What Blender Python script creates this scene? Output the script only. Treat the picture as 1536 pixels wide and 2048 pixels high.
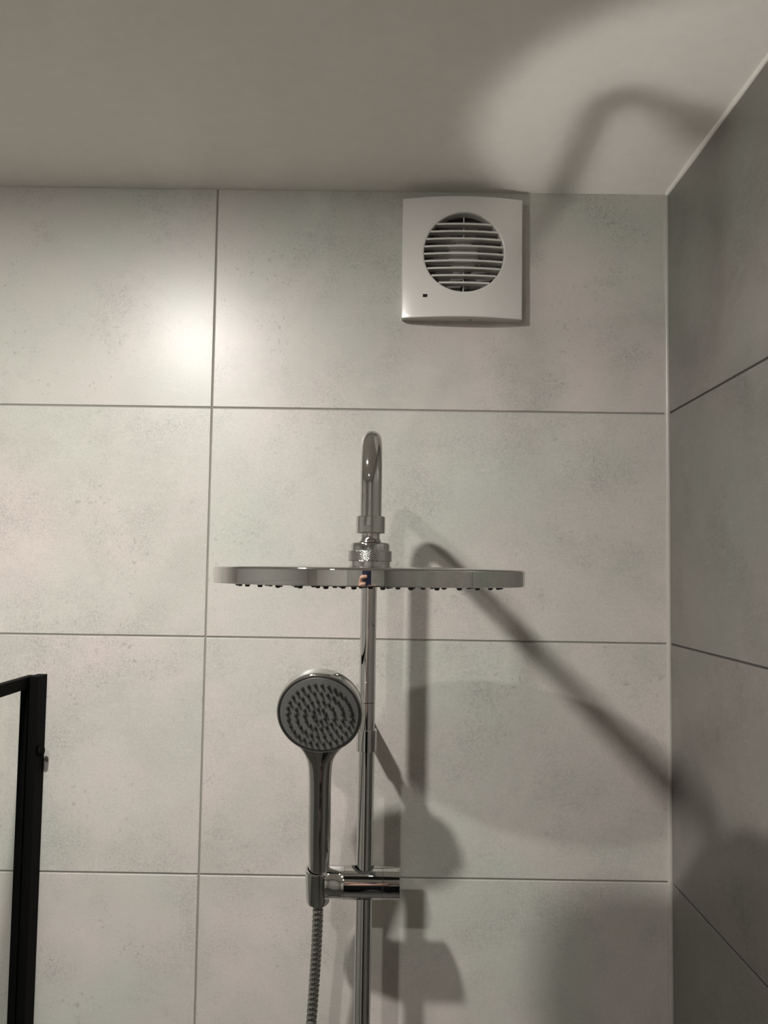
import bpy, bmesh, math, random
from mathutils import Vector, Matrix
random.seed(7)
for o in list(bpy.data.objects):
    bpy.data.objects.remove(o, do_unlink=True)
S = bpy.context.scene
COL = S.collection
MM = 0.001
Z0 = 1.8                      # height of one tile joint above the floor
HC = Z0 + 0.5954              # ceiling height


def P(x, y, z):
    """millimetres from the room corner / tile joint -> metres"""
    return Vector((x * MM, y * MM, Z0 + z * MM))


# ------------------------------------------------------------ camera
def cam_axes(p, y, r):
    cp, sp, cy, sy = math.cos(p), math.sin(p), math.cos(y), math.sin(y)
    f = Vector((sy * cp, cy * cp, sp)); rt = Vector((cy, -sy, 0)); up = rt.cross(f)
    c, s = math.cos(r), math.sin(r)
    return c * rt + s * up, -s * rt + c * up, f


cam_d = bpy.data.cameras.new('camera')
cam = bpy.data.objects.new('camera', cam_d); COL.objects.link(cam)
rt, up, fw = cam_axes(math.radians(3.84), math.radians(-.30), math.radians(.85))
M = Matrix((rt, up, -fw)).transposed().to_4x4()
CAM = P(-365.3, -1163.5, 87.3)
M.translation = CAM
cam.matrix_world = M
cam_d.sensor_fit = 'VERTICAL'; cam_d.sensor_height = 24.0
cam_d.lens = 24.0 * 1786.7 / 2048
cam_d.clip_start = 0.004
S.camera = cam

# ------------------------------------------------------------ world, lamps, exposure
LAMP_POWER = (1980.0, 1450.0)  # emission strength of each downlight lens
LAMP_COLOR = (1.0, 0.965, 0.925)
LAMP_R = 27.0
LAMPS = [(-776, -700), (-828, -1415)]
EXPOSURE = 0.04
W = bpy.data.worlds.new('world'); S.world = W; W.use_nodes = True
W.node_tree.nodes['Background'].inputs[0].default_value = (0.02, 0.02, 0.02, 1)
W.node_tree.nodes['Background'].inputs[1].default_value = 0.0
S.view_settings.view_transform = 'Standard'
S.view_settings.look = 'None'
S.view_settings.exposure = EXPOSURE
S.view_settings.gamma = 1.0
S.view_settings.use_curve_mapping = False
S.cycles.max_bounces = 9
S.cycles.diffuse_bounces = 4
S.cycles.glossy_bounces = 6
S.cycles.caustics_reflective = True
S.cycles.adaptive_threshold = 0.03
S.cycles.blur_glossy = 0.0
S.cycles.use_guiding = True
S.cycles.use_surface_guiding = True
S.cycles.guiding_training_samples = 128
S.cycles.sample_clamp_indirect = 0.0

# ------------------------------------------------------------ materials
def new_mat(name):
    m = bpy.data.materials.new(name); m.use_nodes = True
    nt = m.node_tree; nt.nodes.clear()
    out = nt.nodes.new('ShaderNodeOutputMaterial')
    b = nt.nodes.new('ShaderNodeBsdfPrincipled')
    nt.links.new(b.outputs[0], out.inputs[0])
    return m, nt, b


def simple(name, col, rough=.5, metal=0., ior=1.5, var=0.04, scale=60, bump=0.0, bscale=300, spec=.5):
    """plain material with a slight procedural tone variation"""
    m, nt, b = new_mat(name)
    tc = nt.nodes.new('ShaderNodeTexCoord')
    nz = nt.nodes.new('ShaderNodeTexNoise'); nz.inputs['Scale'].default_value = scale; nz.inputs['Detail'].default_value = 3
    nt.links.new(tc.outputs['Object'], nz.inputs['Vector'])
    mx = nt.nodes.new('ShaderNodeMix'); mx.data_type = 'RGBA'
    mx.inputs[6].default_value = tuple(c * (1 - var) for c in col) + (1,)
    mx.inputs[7].default_value = tuple(min(1, c * (1 + var)) for c in col) + (1,)
    nt.links.new(nz.outputs['Fac'], mx.inputs[0]); nt.links.new(mx.outputs[2], b.inputs['Base Color'])
    b.inputs['Roughness'].default_value = rough; b.inputs['Metallic'].default_value = metal
    b.inputs['IOR'].default_value = ior
    b.inputs['Specular IOR Level'].default_value = spec
    if bump:
        n2 = nt.nodes.new('ShaderNodeTexNoise'); n2.inputs['Scale'].default_value = bscale
        nt.links.new(tc.outputs['Object'], n2.inputs['Vector'])
        bp = nt.nodes.new('ShaderNodeBump'); bp.inputs['Strength'].default_value = bump; bp.inputs['Distance'].default_value = .001
        nt.links.new(n2.outputs['Fac'], bp.inputs['Height']); nt.links.new(bp.outputs[0], b.inputs['Normal'])
    return m


def tile_mat(name, ca, cb, cc, rough, pit=.8, wear=.8, lite=1.13):
    """satin concrete-look porcelain: soft clouds, fine grain, small pits"""
    m, nt, b = new_mat(name)
    N = nt.nodes.new; L = nt.links.new
    tc = N('ShaderNodeTexCoord')
    at = N('ShaderNodeAttribute'); at.attribute_name = 'tile_id'
    sc = N('ShaderNodeVectorMath'); sc.operation = 'SCALE'; sc.inputs['Scale'].default_value = 3.7
    L(at.outputs['Vector'], sc.inputs[0])
    ad = N('ShaderNodeVectorMath'); L(tc.outputs['Object'], ad.inputs[0]); L(sc.outputs[0], ad.inputs[1])

    def noise(scale, detail=4, rough=.55, src=None, dist=0.):
        n = N('ShaderNodeTexNoise'); n.inputs['Scale'].default_value = scale; n.inputs['Detail'].default_value = detail
        n.inputs['Roughness'].default_value = rough; n.inputs['Distortion'].default_value = dist
        L((src or ad).outputs[0], n.inputs['Vector']); return n

    def ramp(n, a, c):
        r = N('ShaderNodeMapRange'); r.inputs[1].default_value = a; r.inputs[2].default_value = c
        L(n.outputs[0], r.inputs[0]); return r

    def mix(fac, a, c, mode='MIX'):
        x = N('ShaderNodeMix'); x.data_type = 'RGBA'; x.blend_type = mode
        for s, v in ((0, fac), (6, a), (7, c)):
            if hasattr(v, 'outputs'):
                L(v.outputs[2] if v.bl_idname == 'ShaderNodeMix' else v.outputs[0], x.inputs[s])
            else:
                x.inputs[s].default_value = v
        return x
    c1 = mix(ramp(noise(5.5, 5, .6, dist=.4), .40, .60), ca + (1,), cb + (1,))
    c2 = mix(ramp(noise(3.1, 4, .6), .46, .68), c1, cc + (1,))
    # darker wear clouds with fine broken texture
    cl = ramp(noise(9, 6, .72), .47, .70)
    gr = ramp(noise(330, 3, .7), .40, .66)
    mu = N('ShaderNodeMath'); mu.operation = 'MULTIPLY'; L(cl.outputs[0], mu.inputs[0]); L(gr.outputs[0], mu.inputs[1])
    mu2 = N('ShaderNodeMath'); mu2.operation = 'MULTIPLY'; mu2.inputs[1].default_value = wear; L(mu.outputs[0], mu2.inputs[0])
    c3 = mix(mu2, c2, tuple(v * .62 for v in ca) + (1,))
    # scratchy light strokes
    mp = N('ShaderNodeMapping'); mp.inputs['Rotation'].default_value = (0, .5, 0); mp.inputs['Scale'].default_value = (40, 40, 210)
    L(ad.outputs[0], mp.inputs['Vector'])
    st = ramp(noise(1.0, 4, .7, mp), .56, .74)
    mu3 = N('ShaderNodeMath'); mu3.operation = 'MULTIPLY'; mu3.inputs[1].default_value = .85; L(st.outputs[0], mu3.inputs[0])
    c4 = mix(mu3, c3, tuple(min(1, v * lite) for v in ca) + (1,))
    # pits, gathered in patches
    pt = ramp(noise(165, 2, .5, dist=.6), .635, .70)
    pm = ramp(noise(11, 3, .6), .49, .66)
    mu4 = N('ShaderNodeMath'); mu4.operation = 'MULTIPLY'; L(pt.outputs[0], mu4.inputs[0]); L(pm.outputs[0], mu4.inputs[1])
    mu5 = N('ShaderNodeMath'); mu5.operation = 'MULTIPLY'; mu5.inputs[1].default_value = pit; L(mu4.outputs[0], mu5.inputs[0])
    c5 = mix(mu5, c4, tuple(v * .45 for v in ca) + (1,))
    fine = mix(noise(620, 2, .6), (.80, .80, .80, 1), (1.20, 1.20, 1.20, 1))
    c6 = mix(1.0, c5, fine, 'MULTIPLY')
    L(c6.outputs[2], b.inputs['Base Color'])
    b.inputs['Roughness'].default_value = rough
    b.inputs['Specular IOR Level'].default_value = .42
    bp = N('ShaderNodeBump'); bp.inputs['Strength'].default_value = .10; bp.inputs['Distance'].default_value = .0006
    hsum = N('ShaderNodeMath'); hsum.operation = 'SUBTRACT'; L(noise(420, 3, .6).outputs[0], hsum.inputs[0]); L(mu4.outputs[0], hsum.inputs[1])
    L(hsum.outputs[0], bp.inputs['Height']); L(bp.outputs[0], b.inputs['Normal'])
    return m


M_TILE = tile_mat('light_concrete_tile', (.445, .435, .395), (.525, .475, .448), (.452, .469, .418), .335, .45)
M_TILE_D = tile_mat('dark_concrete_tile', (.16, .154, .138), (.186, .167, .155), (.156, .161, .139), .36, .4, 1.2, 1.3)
M_GROUT = simple('grey_grout', (.24, .23, .205), .9, bump=.2, bscale=900)
M_PAINT = simple('white_ceiling_paint', (.88, .85, .80), .75, bump=.08, bscale=160)
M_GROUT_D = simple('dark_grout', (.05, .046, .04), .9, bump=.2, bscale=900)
M_SIL = simple('grey_silicone', (.40, .385, .35), .28)
M_CAULK = simple('white_caulk', (.84, .82, .77), .4, bump=.1, bscale=120)
M_CHROME = simple('chrome', (.60, .60, .59), .035, 1.0, var=.01)
M_CHROME2 = simple('chrome_satin_back', (.55, .55, .54), .12, 1.0, var=.01)
M_DISCTOP = simple('chrome_disc_top', (.52, .52, .51), .10, 1.0, var=.01)
M_KNURL = simple('chrome_knurl', (.58, .58, .57), .12, 1.0, var=.02)
M_HOSE = simple('chrome_hose', (.46, .45, .42), .07, 1.0, var=.03)
M_HOSEG = simple('hose_groove', (.05, .05, .045), .5)
M_BLACK = simple('matt_black_metal', (.004, .004, .004), .6, spec=.03)
M_RUBBER = simple('dark_nozzle_rubber', (.022, .022, .021), .35)
M_FACE = simple('grey_satin_plate', (.115, .115, .108), .35)
M_DARKPL = simple('dark_face_plate', (.05, .05, .05), .4)
M_WHITE = simple('white_gloss_plastic', (.64, .625, .59), .16, var=.01)
M_WHITE2 = simple('white_dull_plastic', (.60, .585, .555), .4, var=.02)
M_IMP = simple('dark_impeller', (.13, .12, .11), .5)
M_DARKFAN = simple('dark_fan_recess', (.05, .046, .042), .6)
M_BLKGLOSS = simple('black_window', (.006, .006, .006), .2)
M_FLOOR = simple('grey_floor', (.08, .076, .068), .45)
M_DOOR = simple('white_door_paint', (.62, .60, .56), .4)
M_BEZEL = simple('brushed_lamp_ring', (.7, .7, .69), .3, 1.0)


def emit_mat(power):
    m, nt, b = new_mat('lamp_lens')
    b.inputs['Base Color'].default_value = (.8, .8, .8, 1)
    b.inputs['Emission Color'].default_value = LAMP_COLOR + (1,)
    b.inputs['Emission Strength'].default_value = power
    return m


def glass_mat():
    m = bpy.data.materials.new('clear_glass'); m.use_nodes = True
    nt = m.node_tree; nt.nodes.clear(); N = nt.nodes.new; L = nt.links.new
    out = N('ShaderNodeOutputMaterial'); t = N('ShaderNodeBsdfTransparent'); t.inputs[0].default_value = (.985, .992, .982, 1)
    g = N('ShaderNodeBsdfGlossy'); g.inputs['Roughness'].default_value = .01
    lw = N('ShaderNodeLayerWeight'); lw.inputs['Blend'].default_value = .5
    pw = N('ShaderNodeMath'); pw.operation = 'POWER'; pw.inputs[1].default_value = 5; L(lw.outputs['Facing'], pw.inputs[0])
    f = N('ShaderNodeMath'); f.operation = 'MULTIPLY_ADD'; f.inputs[1].default_value = .16; f.inputs[2].default_value = .025; L(pw.outputs[0], f.inputs[0])
    mx = N('ShaderNodeMixShader'); L(f.outputs[0], mx.inputs[0]); L(t.outputs[0], mx.inputs[1]); L(g.outputs[0], mx.inputs[2])
    L(mx.outputs[0], out.inputs[0]); return m


M_LAMP = [emit_mat(p) for p in LAMP_POWER]
M_GLASS = glass_mat()

# ------------------------------------------------------------ mesh helpers
def finish(name, bm, mats, parent=None, sharp=35., smooth=True, loc=None, weighted=True):
    bmesh.ops.recalc_face_normals(bm, faces=bm.faces[:])
    ca = math.radians(sharp)
    for f in bm.faces: f.smooth = smooth
    for e in bm.edges:
        if len(e.link_faces) == 2 and e.calc_face_angle(0) > ca: e.smooth = False
    me = bpy.data.meshes.new(name); bm.to_mesh(me); bm.free()
    for m in (mats if isinstance(mats, (list, tuple)) else [mats]): me.materials.append(m)
    o = bpy.data.objects.new(name, me); COL.objects.link(o)
    if smooth and weighted:
        wn = o.modifiers.new('weighted_normals', 'WEIGHTED_NORMAL'); wn.keep_sharp = True; wn.weight = 90
    if parent is not None:
        o.parent = parent
        top = parent
        loc0 = Vector((0, 0, 0))
        while top is not None:
            loc0 += Vector(top.location); top = top.parent
        o.location = -loc0 if loc is None else loc      # meshes are written in world coordinates
    return o


def thing(name, label, cat, loc, group=None):
    o = bpy.data.objects.new(name, None); COL.objects.link(o)
    o.location = loc; o.empty_display_size = .02
    o['label'] = label; o['category'] = cat
    if group: o['group'] = group
    return o


def struct(o, label, cat):
    o['kind'] = 'structure'; o['label'] = label; o['category'] = cat
    return o


def frame(axis, hint=Vector((0, 0, 1))):
    a = Vector(axis).normalized()
    if abs(a.dot(hint)) > .95: hint = Vector((0, 1, 0))
    x = hint.cross(a).normalized(); y = a.cross(x)
    return x, y, a


def lathe(bm, origin, axis, prof, segs=64, hint=Vector((0, 0, 1)), mi=0, rfun=None):
    """prof: (radius_mm, along_mm) pairs; closes to the axis where radius is 0"""
    x, y, a = frame(axis, hint)
    rings = []
    for r, h in prof:
        c = origin + a * (h * MM)
        if r <= 1e-6:
            rings.append([bm.verts.new(c)])
        else:
            ring = []
            for k in range(segs):
                t = 2 * math.pi * k / segs
                rr = r if rfun is None else rfun(r, h, t)
                ring.append(bm.verts.new(c + (x * math.cos(t) + y * math.sin(t)) * (rr * MM)))
            rings.append(ring)
    for A, B in zip(rings[:-1], rings[1:]):
        for k in range(segs):
            k2 = (k + 1) % segs
            if len(A) == 1 and len(B) == 1: continue
            if len(A) == 1: f = bm.faces.new((A[0], B[k2], B[k]))
            elif len(B) == 1: f = bm.faces.new((A[k], A[k2], B[0]))
            else: f = bm.faces.new((A[k], A[k2], B[k2], B[k]))
            f.material_index = mi
    return rings


def cyl(bm, a, b, r, segs=48, ch=.6, mi=0):
    """solid cylinder between two points with a small chamfer (mm)"""
    L = (b - a).length / MM
    ch = min(ch, L * .3, r * .5)
    lathe(bm, a, b - a, [(0, 0), (r - ch, 0), (r - ch * .3, ch * .3), (r, ch), (r, L - ch), (r - ch * .3, L - ch * .3), (r - ch, L), (0, L)], segs, mi=mi)


def sweep(bm, pts, rad, segs=32, cap=True, hint=Vector((1, 0, 0)), mi=None):
    rings = []
    n = len(pts)
    up = hint
    for i, p in enumerate(pts):
        t = (pts[min(i + 1, n - 1)] - pts[max(i - 1, 0)]).normalized()
        up = (up - t * up.dot(t)).normalized()
        s = t.cross(up)
        r = (rad[i] if isinstance(rad, (list, tuple)) else rad) * MM
        rings.append([bm.verts.new(p + (up * math.cos(2 * math.pi * k / segs) + s * math.sin(2 * math.pi * k / segs)) * r) for k in range(segs)])
    for i, (A, B) in enumerate(zip(rings[:-1], rings[1:])):
        for k in range(segs):
            f = bm.faces.new((A[k], A[(k + 1) % segs], B[(k + 1) % segs], B[k]))
            if mi: f.material_index = mi[i]
    if cap:
        bm.faces.new(rings[0]); bm.faces.new(rings[-1])


def box(bm, lo, hi, bev=0., mi=0, segs=2):
    lo, hi = Vector(lo), Vector(hi)
    r = bmesh.ops.create_cube(bm, size=1.0)
    vs = r['verts']
    for v in vs:
        v.co = Vector(((lo[i] + hi[i]) / 2 + v.co[i] * (hi[i] - lo[i])) for i in range(3))
    fs = set(f for v in vs for f in v.link_faces)
    for f in fs: f.material_index = mi
    if bev:
        es = list(set(e for v in vs for e in v.link_edges))
        bmesh.ops.bevel(bm, geom=es, offset=bev * MM, segments=segs, affect='EDGES', profile=.6)


def pbox(bm, x0, x1, y0, y1, z0, z1, bev=0., mi=0):
    box(bm, P(min(x0, x1), min(y0, y1), min(z0, z1)), P(max(x0, x1), max(y0, y1), max(z0, z1)), bev, mi)


# ------------------------------------------------------------ room shell
RX, RY = -2100, -2400          # room extent (mm) from the corner
G = 2.2                        # joint width
FZ = -1800.0                   # floor (mm from the joint)
CZ = 595.4


def tiled_wall(name, origin, ux, n, length, mats, label):
    """beveled porcelain tiles, stacked 600 x 300, standing on a recessed grout bed;
    origin = top corner joint position, ux = direction along wall, n = into the room"""
    bm = bmesh.new()
    lay = bm.verts.layers.float_vector.new('tile_id')
    uz = Vector((0, 0, 1))
    # grout bed with depth
    q = []
    def pt(s, z, d): return P(*origin) + ux * (s * MM) + uz * (z * MM) + n * (d * MM)
    for d in (-1.3, -14):
        q.append([bm.verts.new(pt(*c, d)) for c in ((0, FZ), (length, FZ), (length, CZ), (0, CZ))])
    fs = [bm.faces.new(q[0]), bm.faces.new(q[1][::-1])] + [bm.faces.new((q[0][i], q[1][i], q[1][(i + 1) % 4], q[0][(i + 1) % 4])) for i in range(4)]
    for f in fs: f.material_index = 1
    rng = random.Random(name)
    k = 0
    s = 0
    while s < length:
        for row in range(-6, 2):
            z0, z1 = row * 300 + G / 2, min((row + 1) * 300 - G / 2, CZ)
            if z0 < FZ: z0 = FZ
            s0, s1 = s + G / 2, min(s + 600 - G / 2, length)
            tid = Vector((rng.random(), rng.random(), rng.random()))
            rings = []
            for ins, d in ((0, -1.6), (0, -.75), (.25, -.28), (.75, 0)):
                ring = [bm.verts.new(pt(*c, d)) for c in ((s0 + ins, z0 + ins), (s1 - ins, z0 + ins), (s1 - ins, z1 - ins), (s0 + ins, z1 - ins))]
                for v in ring: v[lay] = tid
                rings.append(ring)
            for A, B in zip(rings[:-1], rings[1:]):
                for i in range(4): bm.faces.new((A[i], A[(i + 1) % 4], B[(i + 1) % 4], B[i]))
            bm.faces.new(rings[-1])
        s += 600
    o = finish(name, bm, mats, smooth=False)
    return struct(o, label, 'wall')


X, Y = Vector((1, 0, 0)), Vector((0, 1, 0))
tiled_wall('wall_back', (0, 0, 0), -X, -Y, -RX, [M_TILE, M_GROUT], 'light grey concrete look tiled wall behind the shower')
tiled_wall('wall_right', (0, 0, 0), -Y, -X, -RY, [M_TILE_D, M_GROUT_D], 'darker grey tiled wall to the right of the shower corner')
tiled_wall('wall_left', (RX, 0, 0), -Y, X, -RY, [M_WHITE2, M_GROUT], 'white tiled wall on the far left of the bathroom')
tiled_wall('wall_front', (0, RY, 0), -X, Y, -RX, [M_TILE, M_GROUT], 'light grey tiled wall behind the photographer')


def slab(name, z0, z1, m, label, cat):
    bm = bmesh.new(); pbox(bm, RX - 15, 15, RY - 15, 15, z0, z1)
    return struct(finish(name, bm, m, smooth=False), label, cat)


slab('floor', FZ - 40, FZ, M_FLOOR, 'grey bathroom floor', 'floor')
slab('ceiling', CZ, CZ + 40, M_PAINT, 'smooth white painted bathroom ceiling', 'ceiling')

# sealant beads in the corner and under the ceiling
def bead(name, pts, r, m, label, wob):
    bm = bmesh.new()
    out = []
    rad = []
    rng = random.Random(name)
    n = 90
    a, b = pts
    ph = [rng.random() * 6 for _ in range(4)]
    for i in range(n + 1):
        t = i / n
        out.append(a.lerp(b, t))
        rad.append(r * (1 + wob * (math.sin(t * 41 + ph[0]) * .5 + math.sin(t * 97 + ph[1]) * .35 + math.sin(t * 23 + ph[2]) * .4)))
    sweep(bm, out, rad, 16)
    return struct(finish(name, bm, m), label, 'sealant bead')


bead('trim_1', (P(-1.0, -1.0, FZ), P(-1.0, -1.0, CZ)), 4.2, M_SIL, 'thin grey silicone bead running down the tiled wall corner', .10)
bead('trim_2', (P(RX, -.5, CZ), P(0, -.5, CZ)), 3.4, M_CAULK, 'thin white caulk line between ceiling and back wall', .22)
bead('trim_3', (P(-.5, RY, CZ), P(-.5, 0, CZ)), 3.8, M_CAULK, 'thin white caulk line between ceiling and darker right wall', .22)

# plain door in the wall behind the photographer (seen only in the chrome)
bm = bmesh.new(); pbox(bm, -1700, -850, RY, RY + 30, FZ, FZ + 2050, 2)
struct(finish('door_1', bm, M_DOOR, smooth=False), 'plain white bathroom door behind the photographer', 'door')

# ------------------------------------------------------------ ceiling downlights
for i, (lx, ly) in enumerate(LAMPS):
    lab = ('round recessed ceiling downlight nearer the tiled shower wall', 'round recessed ceiling downlight farther from the tiled shower wall')[i]
    t = thing('ceiling_downlight', lab, 'ceiling light', P(lx, ly, CZ), 'recessed ceiling downlights')
    bm = bmesh.new()
    lathe(bm, P(lx, ly, CZ), Vector((0, 0, -1)), [(LAMP_R + .5, 0), (LAMP_R + .5, 2.0), (LAMP_R + 3, 2.4), (LAMP_R + 10, 2), (LAMP_R + 12, 1.0), (LAMP_R + 12, 0), (LAMP_R + .5, 0)], 64)
    finish('bezel', bm, M_BEZEL, t)
    bm = bmesh.new()
    lathe(bm, P(lx, ly, CZ), Vector((0, 0, -1)), [(0, 4.4), (LAMP_R * .6, 4.1), (LAMP_R, 3.0), (LAMP_R, 0.2), (0, .2)], 48)
    finish('lens', bm, M_LAMP[i], t)

# ------------------------------------------------------------ shower column
RODX, RODY, RODR = -387.5, -98.0, 9.5
HX, HY = -380.0, -433.0               # rain head axis
ZT = 90.0                             # top of the rain head
ARMZ, ARMR, BEND = 200.5, 8.9, 42.0
ROD_LOW = -780.0
col = thing('shower_column', 'chrome shower riser column with swan neck arm on back wall', 'shower column', P(RODX, 0, -110))
bm = bmesh.new()
cyl(bm, P(RODX, RODY, ROD_LOW), P(RODX, RODY, -66.6), RODR, 48, .5)
cyl(bm, P(RODX, RODY, -66.3), P(RODX, RODY, ARMZ - BEND - 10), RODR, 48, .5)
finish('riser_pipe', bm, M_CHROME, col)
# swan neck arm: up from the riser, bend, straight run, bend down to the head
d = Vector((HX - RODX, HY - RODY, 0)); run = d.length; d.normalize()
pts = [P(RODX, RODY, ARMZ - BEND - 12)]
for k in range(25):
    a = math.pi / 2 * k / 24
    q = BEND * (1 - math.cos(a))
    pts.append(P(RODX + d.x * q, RODY + d.y * q, ARMZ - BEND + BEND * math.sin(a)))
for k in range(25):
    a = math.pi / 2 * k / 24
    q = run - BEND + BEND * math.sin(a)
    pts.append(P(RODX + d.x * q, RODY + d.y * q, ARMZ - BEND + BEND * math.cos(a)))
pts.append(P(HX, HY, ZT + 40))
bm = bmesh.new(); sweep(bm, pts, ARMR, 40)
finish('swan_neck_arm', bm, M_CHROME, col)
# wall bracket: stepped stub on the wall and a collar round the riser
bz = -110.0
bm = bmesh.new()
cyl(bm, P(RODX, 0, bz), P(RODX, -57, bz), 8.8, 40, .8)
cyl(bm, P(RODX, -56, bz), P(RODX, RODY + 5, bz), 6.2, 40, .4)
wb = finish('wall_bracket', bm, M_CHROME, col)
bm = bmesh.new()
lathe(bm, P(RODX, RODY, bz - 12.5), Vector((0, 0, 1)), [(RODR + .05, 0), (11.7, 0), (12.1, .5), (12.1, 24.5), (11.7, 25), (RODR + .05, 25), (RODR + .05, 0)], 48)
finish('collar', bm, M_CHROME, wb)
# thermostatic mixer at the foot of the riser (below the frame)
bm = bmesh.new()
cyl(bm, P(RODX - 130, -70, ROD_LOW - 15), P(RODX + 130, -70, ROD_LOW - 15), 21, 48, 2)
cyl(bm, P(RODX, RODY, ROD_LOW - 12), P(RODX, RODY, ROD_LOW + 25), 13, 40, 1)
cyl(bm, P(RODX - 75, 0, ROD_LOW - 15), P(RODX - 75, -62, ROD_LOW - 15), 15, 40, 1)
cyl(bm, P(RODX + 75, 0, ROD_LOW - 15), P(RODX + 75, -62, ROD_LOW - 15), 15, 40, 1)
cyl(bm, P(RODX - 55, -82, ROD_LOW - 15), P(RODX - 55, -82, ROD_LOW - 52), 9, 40, 1)
finish('mixer_valve', bm, M_CHROME, col)

# ------------------------------------------------------------ rain shower head
rh = thing('rain_shower_head', 'large round chrome rain shower head hanging from the swan neck arm', 'shower head', P(HX, HY, ZT))
RD, TD = 125.5, 13.0
O = P(HX, HY, ZT)
DN = Vector((0, 0, -1))
bm = bmesh.new()
lathe(bm, O, DN, [(0, -1.9)] + [(RD * q / 16 - .2 * q, -1.9 * (1 - (q / 16) ** 2)) for q in range(1, 16)] + [(RD - 2.6, 0)] + [(RD - 2.0 + 2.0 * math.sin(.2618 * q), 2.0 - 2.0 * math.cos(.2618 * q)) for q in range(1, 7)] + [(RD, TD - .9), (RD - .3, TD - .2), (RD - .9, TD), (RD - 4, TD), (RD - 4, TD - 1), (0, TD - 1)], 192)
for f in bm.faces:
    if f.calc_center_median().z > O.z - .00005: f.material_index = 1
finish('disc', bm, [M_CHROME, M_DISCTOP], rh)
bm = bmesh.new()
lathe(bm, O, DN, [(0, TD - .9), (RD - 4.2, TD - .9), (RD - 4.4, TD + .1), (0, TD + .1)], 128)
fp = finish('spray_plate', bm, M_DARKPL, rh)
fp['label'] = 'dark grey spray plate'
proto = None
rng = random.Random(3)
for ring_r, cnt, ph in ((22, 7, .1), (42, 13, .3), (62, 19, .0), (83, 26, .15), (106, 33, .06)):
    for k in range(cnt):
        a = 2 * math.pi * k / cnt + ph
        pos = P(HX + ring_r * math.cos(a), HY + ring_r * math.sin(a), ZT - TD)
        if proto is None:
            b2 = bmesh.new()
            lathe(b2, Vector((0, 0, 0)), DN, [(0, -.5), (2.3, -.5), (2.2, .4), (1.75, 1.7), (1.55, 2.1), (.7, 2.3), (0, 2.1)], 14)
            proto = finish('nozzle', b2, M_RUBBER, rh, loc=pos - O)
        else:
            c = proto.copy(); COL.objects.link(c); c.parent = rh; c.location = pos - O
# swivel joint
O = P(HX, HY, 93.0)
bm = bmesh.new()
lathe(bm, O, -DN, [(7.4, 25.5), (11.4, 25.5), (12.0, 26.1), (12.0, 38.8), (11.5, 39.4), (9.0, 39.4), (9.0, 25.5), (7.4, 25.5)], 12 * 8,
      rfun=lambda r, h, t: r)
nut = finish('nut', bm, M_CHROME, rh)
# wrench flat on the nut, facing the room
bm = bmesh.new()
pbox(bm, HX - 5.5, HX + .5, HY - 12.5, HY - 9, 119.3, 125, .3)
finish('wrench_flat', bm, M_CHROME, nut)
bm = bmesh.new()
lathe(bm, O, -DN, [(0, 26.5), (7.9, 26.5), (7.7, 24), (7.6, 22), (8.2, 20.4), (9.3, 18.9), (9.6, 17.5), (0, 17.5)], 64)
finish('ball_joint', bm, M_CHROME, rh)
bm = bmesh.new()
lathe(bm, O, -DN, [(9.0, 18.3), (14.0, 18.1), (15.4, 17.4), (16.1, 16.0), (16.2, 11.4), (9, 11.4), (9, 18.3)], 64)
finish('cap', bm, M_CHROME, rh)
bm = bmesh.new()
rows = 20
prof = [(15.5, 11.3), (17.4, 11.3)] + [(17.8, 11.0 - 8.0 * k / rows) for k in range(rows + 1)] + [(17.4, 2.7), (15.5, 2.7), (15.5, 11.3)]
def knurl(r, h, t):
    if r != 17.8: return r
    u = t * 44; v = h / 8.0 * 9 * math.pi
    return r - .38 * (1 - abs(math.sin((u + v) * .5)) * abs(math.sin((u - v) * .5))) ** 1.5
lathe(bm, O, -DN, prof, 352, rfun=knurl)
finish('knurled_ring', bm, M_KNURL, rh, sharp=80)
bm = bmesh.new()
lathe(bm, O, -DN, [(0, 3.2), (16.7, 3.2), (16.9, 2.9), (16.9, -3.1), (0, -3.1)], 64)
finish('base_flange', bm, M_CHROME, rh)

# ------------------------------------------------------------ sliding holder on the riser
SZ = -273.5
hd = thing('shower_holder', 'chrome sliding clamp gripping the riser pipe and cradling the handset', 'shower holder', P(RODX, RODY, SZ))
SR = 18.8
SOX, SOY = -441.5, -107.0
bm = bmesh.new()
# body with a round hole for the pipe: lathe along x, cut by boolean-free shaping (hole lined by a dark bush)
lathe(bm, P(-410.8, RODY, SZ), X, [(0, 0), (SR - .5, 0), (SR, .5)] + [(SR, .5 + 43.7 * q / 48) for q in range(1, 49)] + [(SR - .5, 44.7), (0, 44.7)], 144)
bod = finish('clamp_body', bm, M_CHROME, hd)
bm = bmesh.new()
lathe(bm, P(-365.9, RODY, SZ), X, [(0, 0), (SR - .5, 0), (SR, .5), (SR, 19.2), (SR - .35, 19.8), (SR - 1.2, 20), (SR - 2, 19.2), (0, 19.2)], 96)
finish('knob', bm, M_CHROME, hd)
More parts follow.
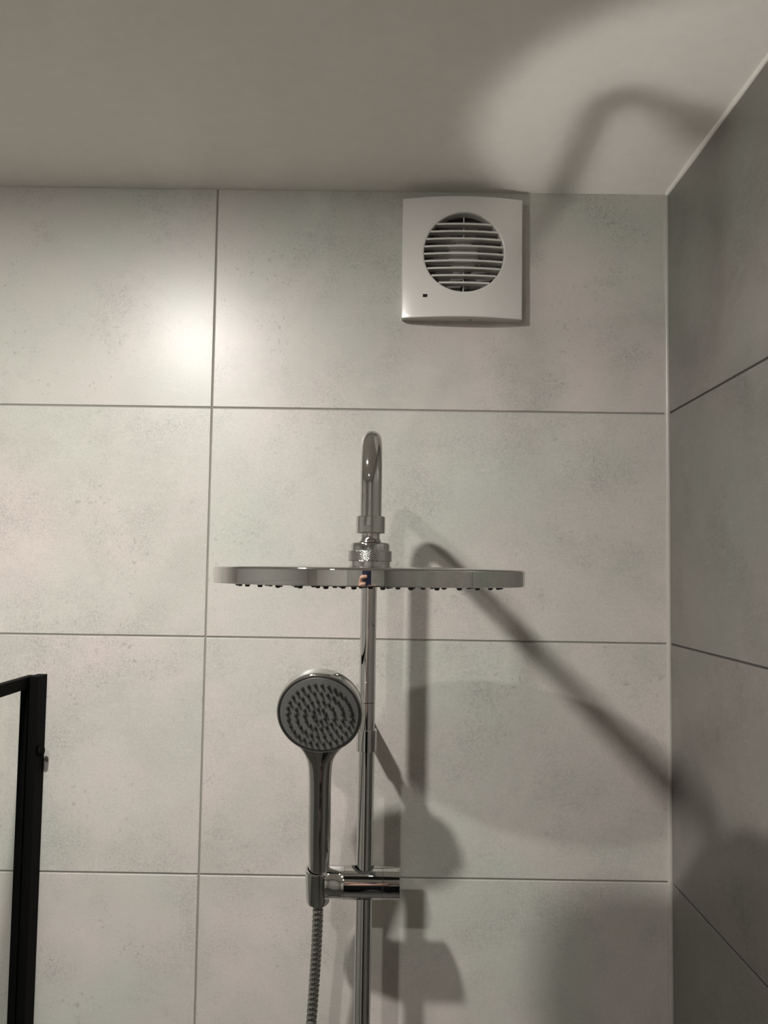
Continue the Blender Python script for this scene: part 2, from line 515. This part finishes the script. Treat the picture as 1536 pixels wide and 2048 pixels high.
# dark bush standing round the pipe where it enters the clamp (top and bottom)
cutter = bmesh.new(); cyl(cutter, P(RODX - 1.5, RODY, SZ - 40), P(RODX - 1.5, RODY, SZ + 40), 13.2, 48, 0)
cut = finish('hole_cutter', cutter, M_RUBBER)
bod.modifiers.clear()
bo = bod.modifiers.new('hole', 'BOOLEAN'); bo.operation = 'DIFFERENCE'; bo.object = cut; bo.solver = 'EXACT'
dg = bpy.context.evaluated_depsgraph_get()
me2 = bpy.data.meshes.new_from_object(bod.evaluated_get(dg))
bod.modifiers.clear(); bod.data = me2
wn = bod.modifiers.new('weighted_normals', 'WEIGHTED_NORMAL'); wn.keep_sharp = True; wn.weight = 90
bpy.data.objects.remove(cut, do_unlink=True)
bm = bmesh.new()
segs = 56
def bush_ring(rad, lim):
    out = []
    for k in range(segs):
        a = 2 * math.pi * k / segs
        dx, dy = rad * math.cos(a), rad * math.sin(a)
        out.append((dx, dy, lim * math.sqrt((SR - .15) ** 2 - dy * dy)))
    return out
q = []
for rad, lim in ((RODR + .5, 1), (13.15, 1), (13.15, -1), (RODR + .5, -1)):
    q.append([bm.verts.new(P(RODX - 1.5 + dx, RODY + dy, SZ + dz)) for dx, dy, dz in bush_ring(rad, lim)])
for i in range(4):
    A, B_ = q[i], q[(i + 1) % 4]
    for k in range(segs): bm.faces.new((A[k], A[(k + 1) % segs], B_[(k + 1) % segs], B_[k]))
bush = finish('bush', bm, M_RUBBER, hd); bush['label'] = 'black plastic bush round the pipe'
# handset axis
TILT = math.radians(17)
ax = Vector((.015, -math.sin(TILT), math.cos(TILT))).normalized()
SO0 = P(SOX, SOY, -278.0)
SO = SO0 + Vector((0, .0141, .0044)) - ax * .0046      # handle axis sits behind the face plane
bm = bmesh.new()
lathe(bm, SO, ax, [(12.4, 20.5), (14.3, 20.5), (14.8, 20), (14.9, 12), (14.4, -12), (13.6, -22), (13.0, -22.4), (9.8, -22.4), (9.8, -18), (12.3, 8), (12.4, 20.5)], 64)
finish('socket', bm, M_CHROME, hd)
# curved horn joining the clamp cylinder to the socket
bm = bmesh.new()
rings = []
for i in range(15):
    t = i / 14
    xx = -410.8 - t * 22
    e = t * t * (3 - 2 * t)
    ry = SR + (17.2 - SR) * t; rzt = SR + (17.6 - SR) * t; rzb = SR + (21.5 - SR) * (t ** 2.6)
    cy = RODY + (-93 - RODY) * e
    ring = []
    for k in range(48):
        a = 2 * math.pi * k / 48
        s = math.sin(a)
        ring.append(bm.verts.new(P(xx, cy + ry * math.cos(a), SZ + (rzt if s > 0 else rzb) * s)))
    rings.append(ring)
for A, B in zip(rings[:-1], rings[1:]):
    for k in range(48): bm.faces.new((A[k], A[(k + 1) % 48], B[(k + 1) % 48], B[k]))
bm.faces.new(rings[0]); bm.faces.new(rings[-1])
finish('horn', bm, M_CHROME, hd, weighted=False)

# ------------------------------------------------------------ hand shower
HL = 218.0                                    # from socket centre to head centre
HCEN = SO0 + ax * (HL * MM)
tocam = (CAM - HCEN).normalized()
ir = Vector((0, 0, 1)).cross(tocam).normalized(); iu = tocam.cross(ir)
an = math.radians(28)
nrm = (tocam * math.cos(an) + (ir * -.26 + iu * -.965) * math.sin(an)).normalized()
hs = thing('hand_shower', 'round chrome handset with grey spray face, held upright by the sliding clamp', 'hand shower', SO)
bm = bmesh.new()
lathe(bm, HCEN, nrm, [(0, -24.5), (14, -24.2), (28, -23), (38, -21.2), (44.5, -18.6), (47.2, -16.2), (48, -13.5), (47.9, -3.5), (47.4, -1.2), (46.6, -.2), (45.4, 0), (44.4, -.3), (44.2, -1.2), (0, -1.2)], 128)
# handle: loft of ellipses below the head, wide neck flowing into the rim
wx = nrm.cross(ax).normalized()
if wx.x < 0: wx = -wx
hn = ax.cross(wx)
if hn.dot(nrm) < 0: hn = -hn
secs = [  # distance below head centre, full width, thickness, depth of the front surface behind the face plane
    (30, 70, 17, 3.0), (36, 62, 17, 2.6), (41, 55, 17, 2.2), (46, 46, 17.5, 2.0), (51, 38.5, 18, 1.9), (56, 33, 18.8, 1.9), (62, 29.2, 19.8, 2.0), (70, 27, 21, 2.4),
    (85, 25.8, 22, 2.8), (105, 25.6, 22.8, 3.0), (130, 25.8, 23.5, 3.0), (160, 25.6, 24, 3.0), (190, 24.6, 24, 3.0), (205, 24, 23.6, 3.2), (216, 22.6, 22.6, 3.7), (230, 19.5, 19.5, 5.2), (238, 18.4, 18.4, 5.8), (240.5, 17.5, 17.5, 6.2)]
def interp(s):
    for a, b in zip(secs[:-1], secs[1:]):
        if a[0] <= s <= b[0]:
            t = (s - a[0]) / (b[0] - a[0]); return [a[i] + (b[i] - a[i]) * t for i in range(4)]
    return secs[-1]
rings = []
svals = [30 + 2 * k for k in range(106)]
for s in svals:
    v = [sum(interp(min(240.5, max(30, s + dd)))[i] for dd in (-3, -1, 1, 3)) / 4 for i in range(4)]
    w, t, dep = v[1], v[2], v[3]
    axis_y = -(dep + t / 2)
    c = HCEN - ax * (s * MM) + hn * ((axis_y + 13.5) * MM * min(1, (s - 30) / 60.) * 0 + axis_y * MM + 0 * MM)
    ring = []
    for k in range(56):
        a = 2 * math.pi * k / 56
        ca, sa = math.cos(a), math.sin(a)
        e = .86 if s < 60 else .95
        px = math.copysign(abs(ca) ** e, ca) * w / 2; py = math.copysign(abs(sa) ** e, sa) * t / 2
        ring.append(bm.verts.new(c + (wx * px + hn * py) * MM))
    rings.append(ring)
for A, B in zip(rings[:-1], rings[1:]):
    for k in range(56): bm.faces.new((A[k], A[(k + 1) % 56], B[(k + 1) % 56], B[k]))
bm.faces.new(rings[0]); bm.faces.new(rings[-1])
finish('body', bm, M_CHROME, hs, sharp=50)
bm = bmesh.new()
lathe(bm, HCEN, nrm, [(0, -1.3), (43.6, -1.3), (43.6, -.2), (43.0, .25), (0, .45)], 96)
sp = finish('spray_face', bm, M_FACE, hs); sp['label'] = 'grey spray face'
bm = bmesh.new()
lathe(bm, HCEN, nrm, [(43.7, -1.0), (45.6, -1.0), (45.5, .2), (44.8, .5), (43.9, .3), (43.7, -1.0)], 128)
gr = finish('seal_ring', bm, M_RUBBER, hs); gr['label'] = 'black seal ring round the spray face'
fx, fy, fa = frame(nrm)
proto = None
q = nrm.to_track_quat('Z', 'Y')
for ring_r, cnt, ph in ((7.2, 8, .2), (16.6, 16, .1), (26.0, 22, .05), (35.2, 30, .0)):
    for k in range(cnt):
        a = 2 * math.pi * k / cnt + ph
        pos = HCEN + (fx * math.cos(a) + fy * math.sin(a)) * (ring_r * MM) + nrm * (.3 * MM)
        if proto is None:
            b2 = bmesh.new()
            lathe(b2, Vector((0, 0, 0)), Vector((0, 0, 1)), [(0, -.3), (1.95, -.3), (1.8, .6), (1.6, 2.6), (1.25, 3.1), (.5, 3.2), (0, 3.0)], 12)
            proto = finish('nozzle', b2, M_RUBBER, hs, loc=pos - SO)
            proto.rotation_mode = 'QUATERNION'; proto.rotation_quaternion = q
        else:
            c = proto.copy(); COL.objects.link(c); c.parent = hs; c.location = pos - SO

# ------------------------------------------------------------ ribbed hose
h0 = SO - ax * (19.0 * MM)
path = [h0, P(-441.6, -87.5, -318), P(-443.6, -80, -370), P(-447, -76, -433), P(-452, -90, -520), P(-463, -92, -640), P(-478, -98, -780), P(-488, -110, -900),
        P(-486, -118, -990), P(-468, -120, -1040), P(-452, -112, -1030), P(-444, -95, -960), P(-442.5, -84, -870), P(-442.5, -82, -832)]
def catmull(ps, step):
    out = []
    for i in range(len(ps) - 1):
        p0, p1, p2, p3 = ps[max(i - 1, 0)], ps[i], ps[i + 1], ps[min(i + 2, len(ps) - 1)]
        n = max(2, int((p2 - p1).length / step))
        for k in range(n):
            t = k / n
            out.append(.5 * ((2 * p1) + (p2 - p0) * t + (2 * p0 - 5 * p1 + 4 * p2 - p3) * t * t + (3 * p1 - p0 - 3 * p2 + p3) * t ** 3))
    out.append(ps[-1]); return out
cp = catmull(path, .0008)
acc = 0; pts = [cp[0]]; prev = cp[0]
for p in cp[1:]:
    while (p - pts[-1]).length >= .00075:
        pts.append(pts[-1] + (p - pts[-1]).normalized() * .00075)
PR = [(5.75, 1), (6.1, 0), (6.42, 0), (6.55, 0), (6.55, 0), (6.42, 0), (6.1, 0), (5.75, 1)]
rad = [PR[i % 8][0] for i in range(len(pts))]
mi = [PR[i % 8][1] for i in range(len(pts))]
bm = bmesh.new(); sweep(bm, pts, rad, 24, mi=mi)
ho = finish('shower_hose', bm, [M_HOSE, M_HOSEG], sharp=60)
ho['label'] = 'ribbed chrome hose hanging from the bottom of the handset'; ho['category'] = 'shower hose'

# ------------------------------------------------------------ glass shower screen with black frame
sc = thing('shower_screen', 'black framed clear glass shower screen fixed to the back wall', 'shower screen', P(-810, 0, FZ))
ZS = -50.5
LEN = -900
bm = bmesh.new()
pbox(bm, -815.5, -803, -30, 0, FZ, ZS, .5)
wp = finish('wall_profile', bm, M_BLACK, sc, smooth=False)
bm = bmesh.new()
pbox(bm, -822.5, -813.2, LEN, -12, ZS - 14.5, ZS, .5)
finish('top_rail', bm, M_BLACK, sc, smooth=False)
bm = bmesh.new()
pbox(bm, -822.5, -813.4, -35.5, -12, FZ, ZS - .3, .5)
finish('stile', bm, M_BLACK, sc, smooth=False)
bm = bmesh.new()
pbox(bm, -822.5, -813.4, LEN, LEN + 16, FZ, ZS - .3, .5)
finish('stile', bm, M_BLACK, sc, smooth=False)
bm = bmesh.new()
pbox(bm, -822.5, -813.2, LEN, -12, FZ, FZ + 16, .5)
finish('bottom_rail', bm, M_BLACK, sc, smooth=False)
bm = bmesh.new()
pbox(bm, -821, -815, LEN + 10, -30.5, FZ + 10, ZS - 10)
gp = finish('glass_pane', bm, M_GLASS, sc, smooth=False); gp['label'] = 'clear glass pane with faint green tint'
bm = bmesh.new()
lathe(bm, P(-803.2, -19, -144.5), X, [(0, 0), (4.5, 0), (5.2, 1), (6.6, 1.6), (6.8, 3), (6.4, 5), (5.0, 6.3), (0, 6.8)], 32)
finish('screw_cap', bm, M_BLACK, sc)

# ------------------------------------------------------------ extractor fan
FX0, FX1, FZ0, FZ1 = -352.5, -194.5, 418.5, 579.0
FCX, FCZ, FR = -271.8, 504.2, 52.0
fan = thing('extractor_fan', 'white square extractor fan on the back wall just under the ceiling', 'extractor fan', P((FX0 + FX1) / 2, 0, (FZ0 + FZ1) / 2))
def front(x, ins=0):
    u = (x - (FX0 + FX1) / 2) / ((FX1 - FX0) / 2)
    return -(15.5 + 11.5 * (1 - min(1, u * u)))
bm = bmesh.new()
NS = 160
def outer(a, ins, yfun):
    """point on the rounded square border in direction a"""
    ca, sa = math.cos(a), math.sin(a)
    hx0, hx1, hz0, hz1 = FX0 + ins - FCX, FX1 - ins - FCX, FZ0 + ins - FCZ, FZ1 - ins - FCZ
    ts = []
    if ca > 1e-9: ts.append(hx1 / ca)
    if ca < -1e-9: ts.append(hx0 / ca)
    if sa > 1e-9: ts.append(hz1 / sa)
    if sa < -1e-9: ts.append(hz0 / sa)
    t = min(ts)
    return t * ca + FCX, t * sa + FCZ
# angles chosen so that the four corners are hit exactly
corn = sorted(math.atan2(z - FCZ, x - FCX) % (2 * math.pi) for x in (FX0, FX1) for z in (FZ0, FZ1))
angs = []
for i in range(4):
    a0, a1 = corn[i], corn[(i + 1) % 4]
    if a1 <= a0: a1 += 2 * math.pi
    for k in range(NS // 4): angs.append(a0 + (a1 - a0) * k / (NS // 4))
rings = []
for r, dy in ((FR, 16), (FR, 3.0), (FR + .4, 1.3), (FR + 1.2, .35), (FR + 2.4, 0)):
    ring = []
    for a in angs:
        x, z = FCX + r * math.cos(a), FCZ + r * math.sin(a)
        ring.append(bm.verts.new(P(x, front(x) + dy, z)))
    rings.append(ring)
for k in range(1, 9):
    t = k / 8
    ring = []
    for a in angs:
        ox, oz = outer(a, 1.3, None)
        ix, iz = FCX + (FR + 2.4) * math.cos(a), FCZ + (FR + 2.4) * math.sin(a)
        x, z = ix + (ox - ix) * t, iz + (oz - iz) * t
        ring.append(bm.verts.new(P(x, front(x), z)))
    rings.append(ring)
for ins, dy in ((.7, .2), (.25, .55), (0, 1.2)):
    ring = []
    for a in angs:
        x, z = outer(a, ins, None); ring.append(bm.verts.new(P(x, front(x) + dy, z)))
    rings.append(ring)
for yy in (-8, 0):
    ring = []
    for a in angs:
        x, z = outer(a, 1.0 if yy == 0 else .5, None); ring.append(bm.verts.new(P(x, yy, z)))
    rings.append(ring)
for A, B in zip(rings[:-1], rings[1:]):
    for k in range(len(angs)): bm.faces.new((A[k], A[(k + 1) % len(angs)], B[(k + 1) % len(angs)], B[k]))
finish('front_cover', bm, M_WHITE, fan, sharp=50)
# louvre grille: nine curved blades and a thin upright web behind them
bm = bmesh.new()
for i in range(9):
    zc = FCZ + (i - 4.15) * 9.75
    hw = math.sqrt(max(1, FR ** 2 - (zc - FCZ) ** 2)) + .3
    rr = []
    n = 24
    for k in range(n + 1):
        x = FCX - hw + 2 * hw * k / n
        yf = front(x) + .6
        yb = yf + 14
        rr.append([bm.verts.new(P(x, yf, zc + 1.2)), bm.verts.new(P(x, yf - .3, zc)), bm.verts.new(P(x, yf, zc - 1.2)), bm.verts.new(P(x, yb, zc - .45)), bm.verts.new(P(x, yb, zc + .45))])
    for A, B in zip(rr[:-1], rr[1:]):
        for k in range(5): bm.faces.new((A[k], A[(k + 1) % 5], B[(k + 1) % 5], B[k]))
    bm.faces.new(rr[0]); bm.faces.new(rr[-1])
pbox(bm, FCX - .7, FCX + .7, -13.5, -12.6, FCZ - FR + .5, FCZ + FR - .5)
finish('grille', bm, M_WHITE, fan, sharp=50)
bm = bmesh.new()
lathe(bm, P(FCX, -1, FCZ), -Y, [(0, 0), (FR + 1.5, 0), (FR + 1.5, 1.5), (0, 1.5)], 64)
finish('recess', bm, M_DARKFAN, fan)
bm = bmesh.new()
lathe(bm, P(FCX, -2.4, FCZ), -Y, [(21, 0), (21, 6), (19.5, 8.5), (15, 9.8), (0, 10)], 64)
finish('motor_hub', bm, M_WHITE2, fan)
bm = bmesh.new()
for k in range(6):
    a = 2 * math.pi * k / 6 + .3
    c, s = math.cos(a), math.sin(a)
    def v(r, w, y): return bm.verts.new(P(FCX + r * c - w * s, y, FCZ + r * s + w * c))
    q1 = [v(20, -8, -3.2), v(48, -12, -3.0), v(48, 6, -7.5), v(20, 8, -8)]
    q2 = [v(20, -8, -2.6), v(48, -12, -2.4), v(48, 6, -6.9), v(20, 8, -7.4)]
    bm.faces.new(q1); bm.faces.new(q2[::-1])
    for i in range(4): bm.faces.new((q1[i], q2[i], q2[(i + 1) % 4], q1[(i + 1) % 4]))
im = finish('impeller', bm, M_IMP, fan, smooth=False); im['label'] = 'dark grey fan impeller behind the louvres'
ix, iz = -320.5, 446.8
bm = bmesh.new()
pbox(bm, ix - 4.5, ix + 4.5, front(ix) - .25, front(ix) + 3, iz - 2.0, iz + 2.0, .3)
w = finish('indicator_window', bm, M_BLKGLOSS, fan, smooth=False); w['label'] = 'small black indicator window'
bm = bmesh.new()
lathe(bm, P(-262, -10, FZ0 + .5), Vector((0, 0, -1)), [(0, -.3), (2.0, -.3), (2.0, .15), (1.2, .1), (0, .1)], 24)
w = finish('screw', bm, M_DARKFAN, fan); w['label'] = 'dark screw under the bottom edge'

# ------------------------------------------------------------ phone taking the picture (mirrored in the chrome rim)
M_NAVY = simple('dark_blue_phone_glass', (.006, .010, .035), .25)
M_SKIN = simple('skin', (.55, .33, .25), .5, var=.06, scale=30)
M_JUMPER = simple('black_jumper_cloth', (.010, .010, .012), .9, var=.2, scale=90, spec=.15)
M_TROUS = simple('black_trouser_cloth', (.012, .012, .014), .9, var=.2, scale=90, spec=.15)
M_HAIR = simple('brown_hair', (.03, .02, .012), .6, var=.3, scale=120)
ph = thing('smartphone', 'dark blue smartphone held up by the person facing the shower', 'phone', CAM)
ph.rotation_mode = 'QUATERNION'
ph.rotation_quaternion = Matrix((rt, fw, up)).transposed().to_quaternion()    # local x right, y towards the shower, z up


def local(name, bm, m, parent, sharp=35.):
    o = finish(name, bm, m, parent, sharp=sharp, loc=Vector((0, 0, 0))); return o


def lbox(bm, x0, x1, y0, y1, z0, z1, bev):
    box(bm, Vector((x0, y0, z0)) * MM, Vector((x1, y1, z1)) * MM, bev, segs=3)


bm = bmesh.new(); lbox(bm, -60, 11.5, -11.8, -4.2, -132, 14.5, 3)
local('casing', bm, M_NAVY, ph)
bm = bmesh.new(); lbox(bm, -18, 9, -4.4, -3.2, -18, 11.5, .5)
cb = local('camera_bump', bm, M_NAVY, ph)
for lx, lz in ((0, 0), (0, -13), (-11, -6.5)):
    bm = bmesh.new()
    lathe(bm, Vector((lx, -3.6, lz)) * MM, Vector((0, 1, 0)), [(0, 0), (4.6, 0), (4.6, .9), (4.0, 1.1), (3.6, .8), (0, .7)], 32)
    local('lens', bm, M_BLKGLOSS, cb)

# ------------------------------------------------------------ the person holding it
def skinned(vs, es, rads, sub=2, root=0):
    """grow a smooth body over a skeleton and return the finished mesh data"""
    me = bpy.data.meshes.new('skeleton')
    me.from_pydata([tuple(v) for v in vs], es, [])
    o = bpy.data.objects.new('skeleton', me); COL.objects.link(o)
    md = o.modifiers.new('skin', 'SKIN'); md.use_smooth_shade = True
    ly = me.skin_vertices[0].data if me.skin_vertices else None
    for i, rr in enumerate(rads):
        ly[i].radius = rr if isinstance(rr, tuple) else (rr, rr)
        ly[i].use_root = (i == root)
    sb = o.modifiers.new('sub', 'SUBSURF'); sb.levels = sub; sb.render_levels = sub
    bpy.context.view_layer.update()
    out = bpy.data.meshes.new_from_object(o.evaluated_get(bpy.context.evaluated_depsgraph_get()))
    bpy.data.objects.remove(o, do_unlink=True)
    return out


PX, PY = CAM.x - .03, CAM.y - .36            # where the person stands
def B(x, y, z): return Vector((PX + x, PY + y, z))
person = thing('person', 'person in black jumper and trousers holding the phone up at eye height', 'person', B(0, 0, 0))
# phone edges in the world
def L2W(x, y, z): return CAM + (rt * x - fw * y + up * z) * MM
wr_r, wr_l = L2W(34, 46, -125), L2W(-82, 46, -125)
body_v = [B(0, 0, .98), B(0, -.01, 1.12), B(0, 0, 1.28), B(0, -.01, 1.45), B(0, 0, 1.53), B(0, .02, 1.58), B(0, .02, 1.66), B(0, .005, 1.74), B(0, 0, 1.785)]
body_e = [(i, i + 1) for i in range(8)]
body_r = [(.16, .11), (.145, .10), (.17, .11), (.13, .085), (.055, .055), (.062, .07), (.075, .092), (.075, .09), (.045, .055)]
def add(v, rr, parent):
    body_v.append(v); body_r.append(rr); body_e.append((parent, len(body_v) - 1)); return len(body_v) - 1
for sg, wr in ((1, wr_r), (-1, wr_l)):
    a = add(B(sg * .17, -.01, 1.46), .062, 3)
    el = B(sg * .27, .08, 1.40) if sg > 0 else B(sg * .28, .08, 1.40)
    b_ = add(el, .045, a)
    c_ = add(wr, .027, b_)
    h = add(b_ and (wr + up * .045 + fw * .012), (.030, .016), c_)
    k = add(wr + up * .085 + fw * .014 - rt * (sg * .004), (.032, .014), h)
    tips = []
    edge = 16 if sg > 0 else -64.5
    for i in range(4):
        zf = ((-58, -75, -92, -107) if sg > 0 else (-16, -45, -63, -80))[i]
        tx = ((-14, -18, -16, -10) if sg > 0 else (-19, -31, -33, -40))[i]
        j1 = add(L2W(edge + sg * 9, 15, zf - 8), .009, k)
        j2 = add(L2W(edge + sg * 1.5, -1, zf - 1), .0082, j1)
        j3 = add(L2W((edge + tx) / 2, -4.2, zf), .0078, j2)
        add(L2W(tx, -3.6, zf + 1), .0072, j3)
    t1 = add(wr + up * .05 - fw * .004 - rt * (sg * .018), .012, h)
    t2 = add(L2W(8 if sg > 0 else -56, 22, -62), .010, t1)
    t3 = add(L2W(-6 if sg > 0 else -42, 18.5, -48), .009, t2)
    hp = add(B(sg * .09, 0, .90), .095, 0)
    kn = add(B(sg * .10, .02, .50), .060, hp)
    an_ = add(B(sg * .105, -.01, .085), .042, kn)
    ft = add(B(sg * .115, .13, .035), (.045, .028), an_)
me = skinned(body_v, body_e, body_r, 2)
bm = bmesh.new(); bm.from_mesh(me)
# face: nose, ears, lips on the head
def ell(c, rx, ry, rz):
    m = Matrix.Translation(c) @ Matrix.Diagonal((rx, ry, rz, 1))
    bmesh.ops.create_uvsphere(bm, u_segments=16, v_segments=10, radius=1, matrix=m)
hc = B(0, .015, 1.665)
ell(hc + Vector((0, .098, -.012)), .014, .020, .024)
ell(hc + Vector((0, .090, -.055)), .024, .010, .009)
for sg in (1, -1): ell(hc + Vector((sg * .078, 0, -.005)), .010, .018, .032)
o = finish('body', bm, M_SKIN, person, sharp=80); bpy.data.meshes.remove(me)
M_EYE = simple('eye', (.5, .48, .45), .2)
for sg in (1, -1):
    bm = bmesh.new(); ell(hc + Vector((sg * .032, .082, .012)), .013, .010, .008)
    finish('eye', bm, M_EYE, person, sharp=80)
bm = bmesh.new()
ell(hc + Vector((0, -.018, .035)), .090, .100, .095)
for v in list(bm.verts):
    if v.co.y > hc.y + .045 and v.co.z < hc.z + .07: v.co.y = hc.y + .045
finish('hair', bm, M_HAIR, person, sharp=80)
# clothes follow the body
jv = [B(0, 0, .83), B(0, -.01, 1.12), B(0, 0, 1.28), B(0, -.01, 1.44), B(0, 0, 1.50)]
je = [(0, 1), (1, 2), (2, 3), (3, 4)]
jr = [(.185, .13), (.175, .125), (.195, .135), (.16, .11), (.085, .08)]
for sg, wr in ((1, wr_r), (-1, wr_l)):
    n0 = len(jv)
    el = B(sg * .275, .08, 1.40)
    jv += [B(sg * .175, -.01, 1.455), el, wr + (el - wr) * .06]
    jr += [.080, .060, .038]
    je += [(3, n0), (n0, n0 + 1), (n0 + 1, n0 + 2)]
me = skinned(jv, je, jr, 2)
bm = bmesh.new(); bm.from_mesh(me); finish('jumper', bm, M_JUMPER, person, sharp=80); bpy.data.meshes.remove(me)
tv = [B(0, 0, .97), B(0, 0, 1.06)]; te = [(0, 1)]; tr = [(.165, .115), (.155, .11)]
for sg in (1, -1):
    n0 = len(tv)
    tv += [B(sg * .095, 0, .84), B(sg * .10, .02, .50), B(sg * .105, -.01, .035)]
    tr += [.105, .082, .066]
    te += [(0, n0), (n0, n0 + 1), (n0 + 1, n0 + 2)]
me = skinned(tv, te, tr, 2)
bm = bmesh.new(); bm.from_mesh(me); finish('trousers', bm, M_TROUS, person, sharp=80); bpy.data.meshes.remove(me)
for sg in (1, -1):
    me = skinned([B(sg * .105, -.045, .048), B(sg * .108, .04, .048), B(sg * .115, .15, .038)], [(0, 1), (1, 2)], [(.046, .042), (.050, .045), (.048, .034)], 2)
    bm = bmesh.new(); bm.from_mesh(me); finish('shoe', bm, M_BLACK, person, sharp=80); bpy.data.meshes.remove(me)
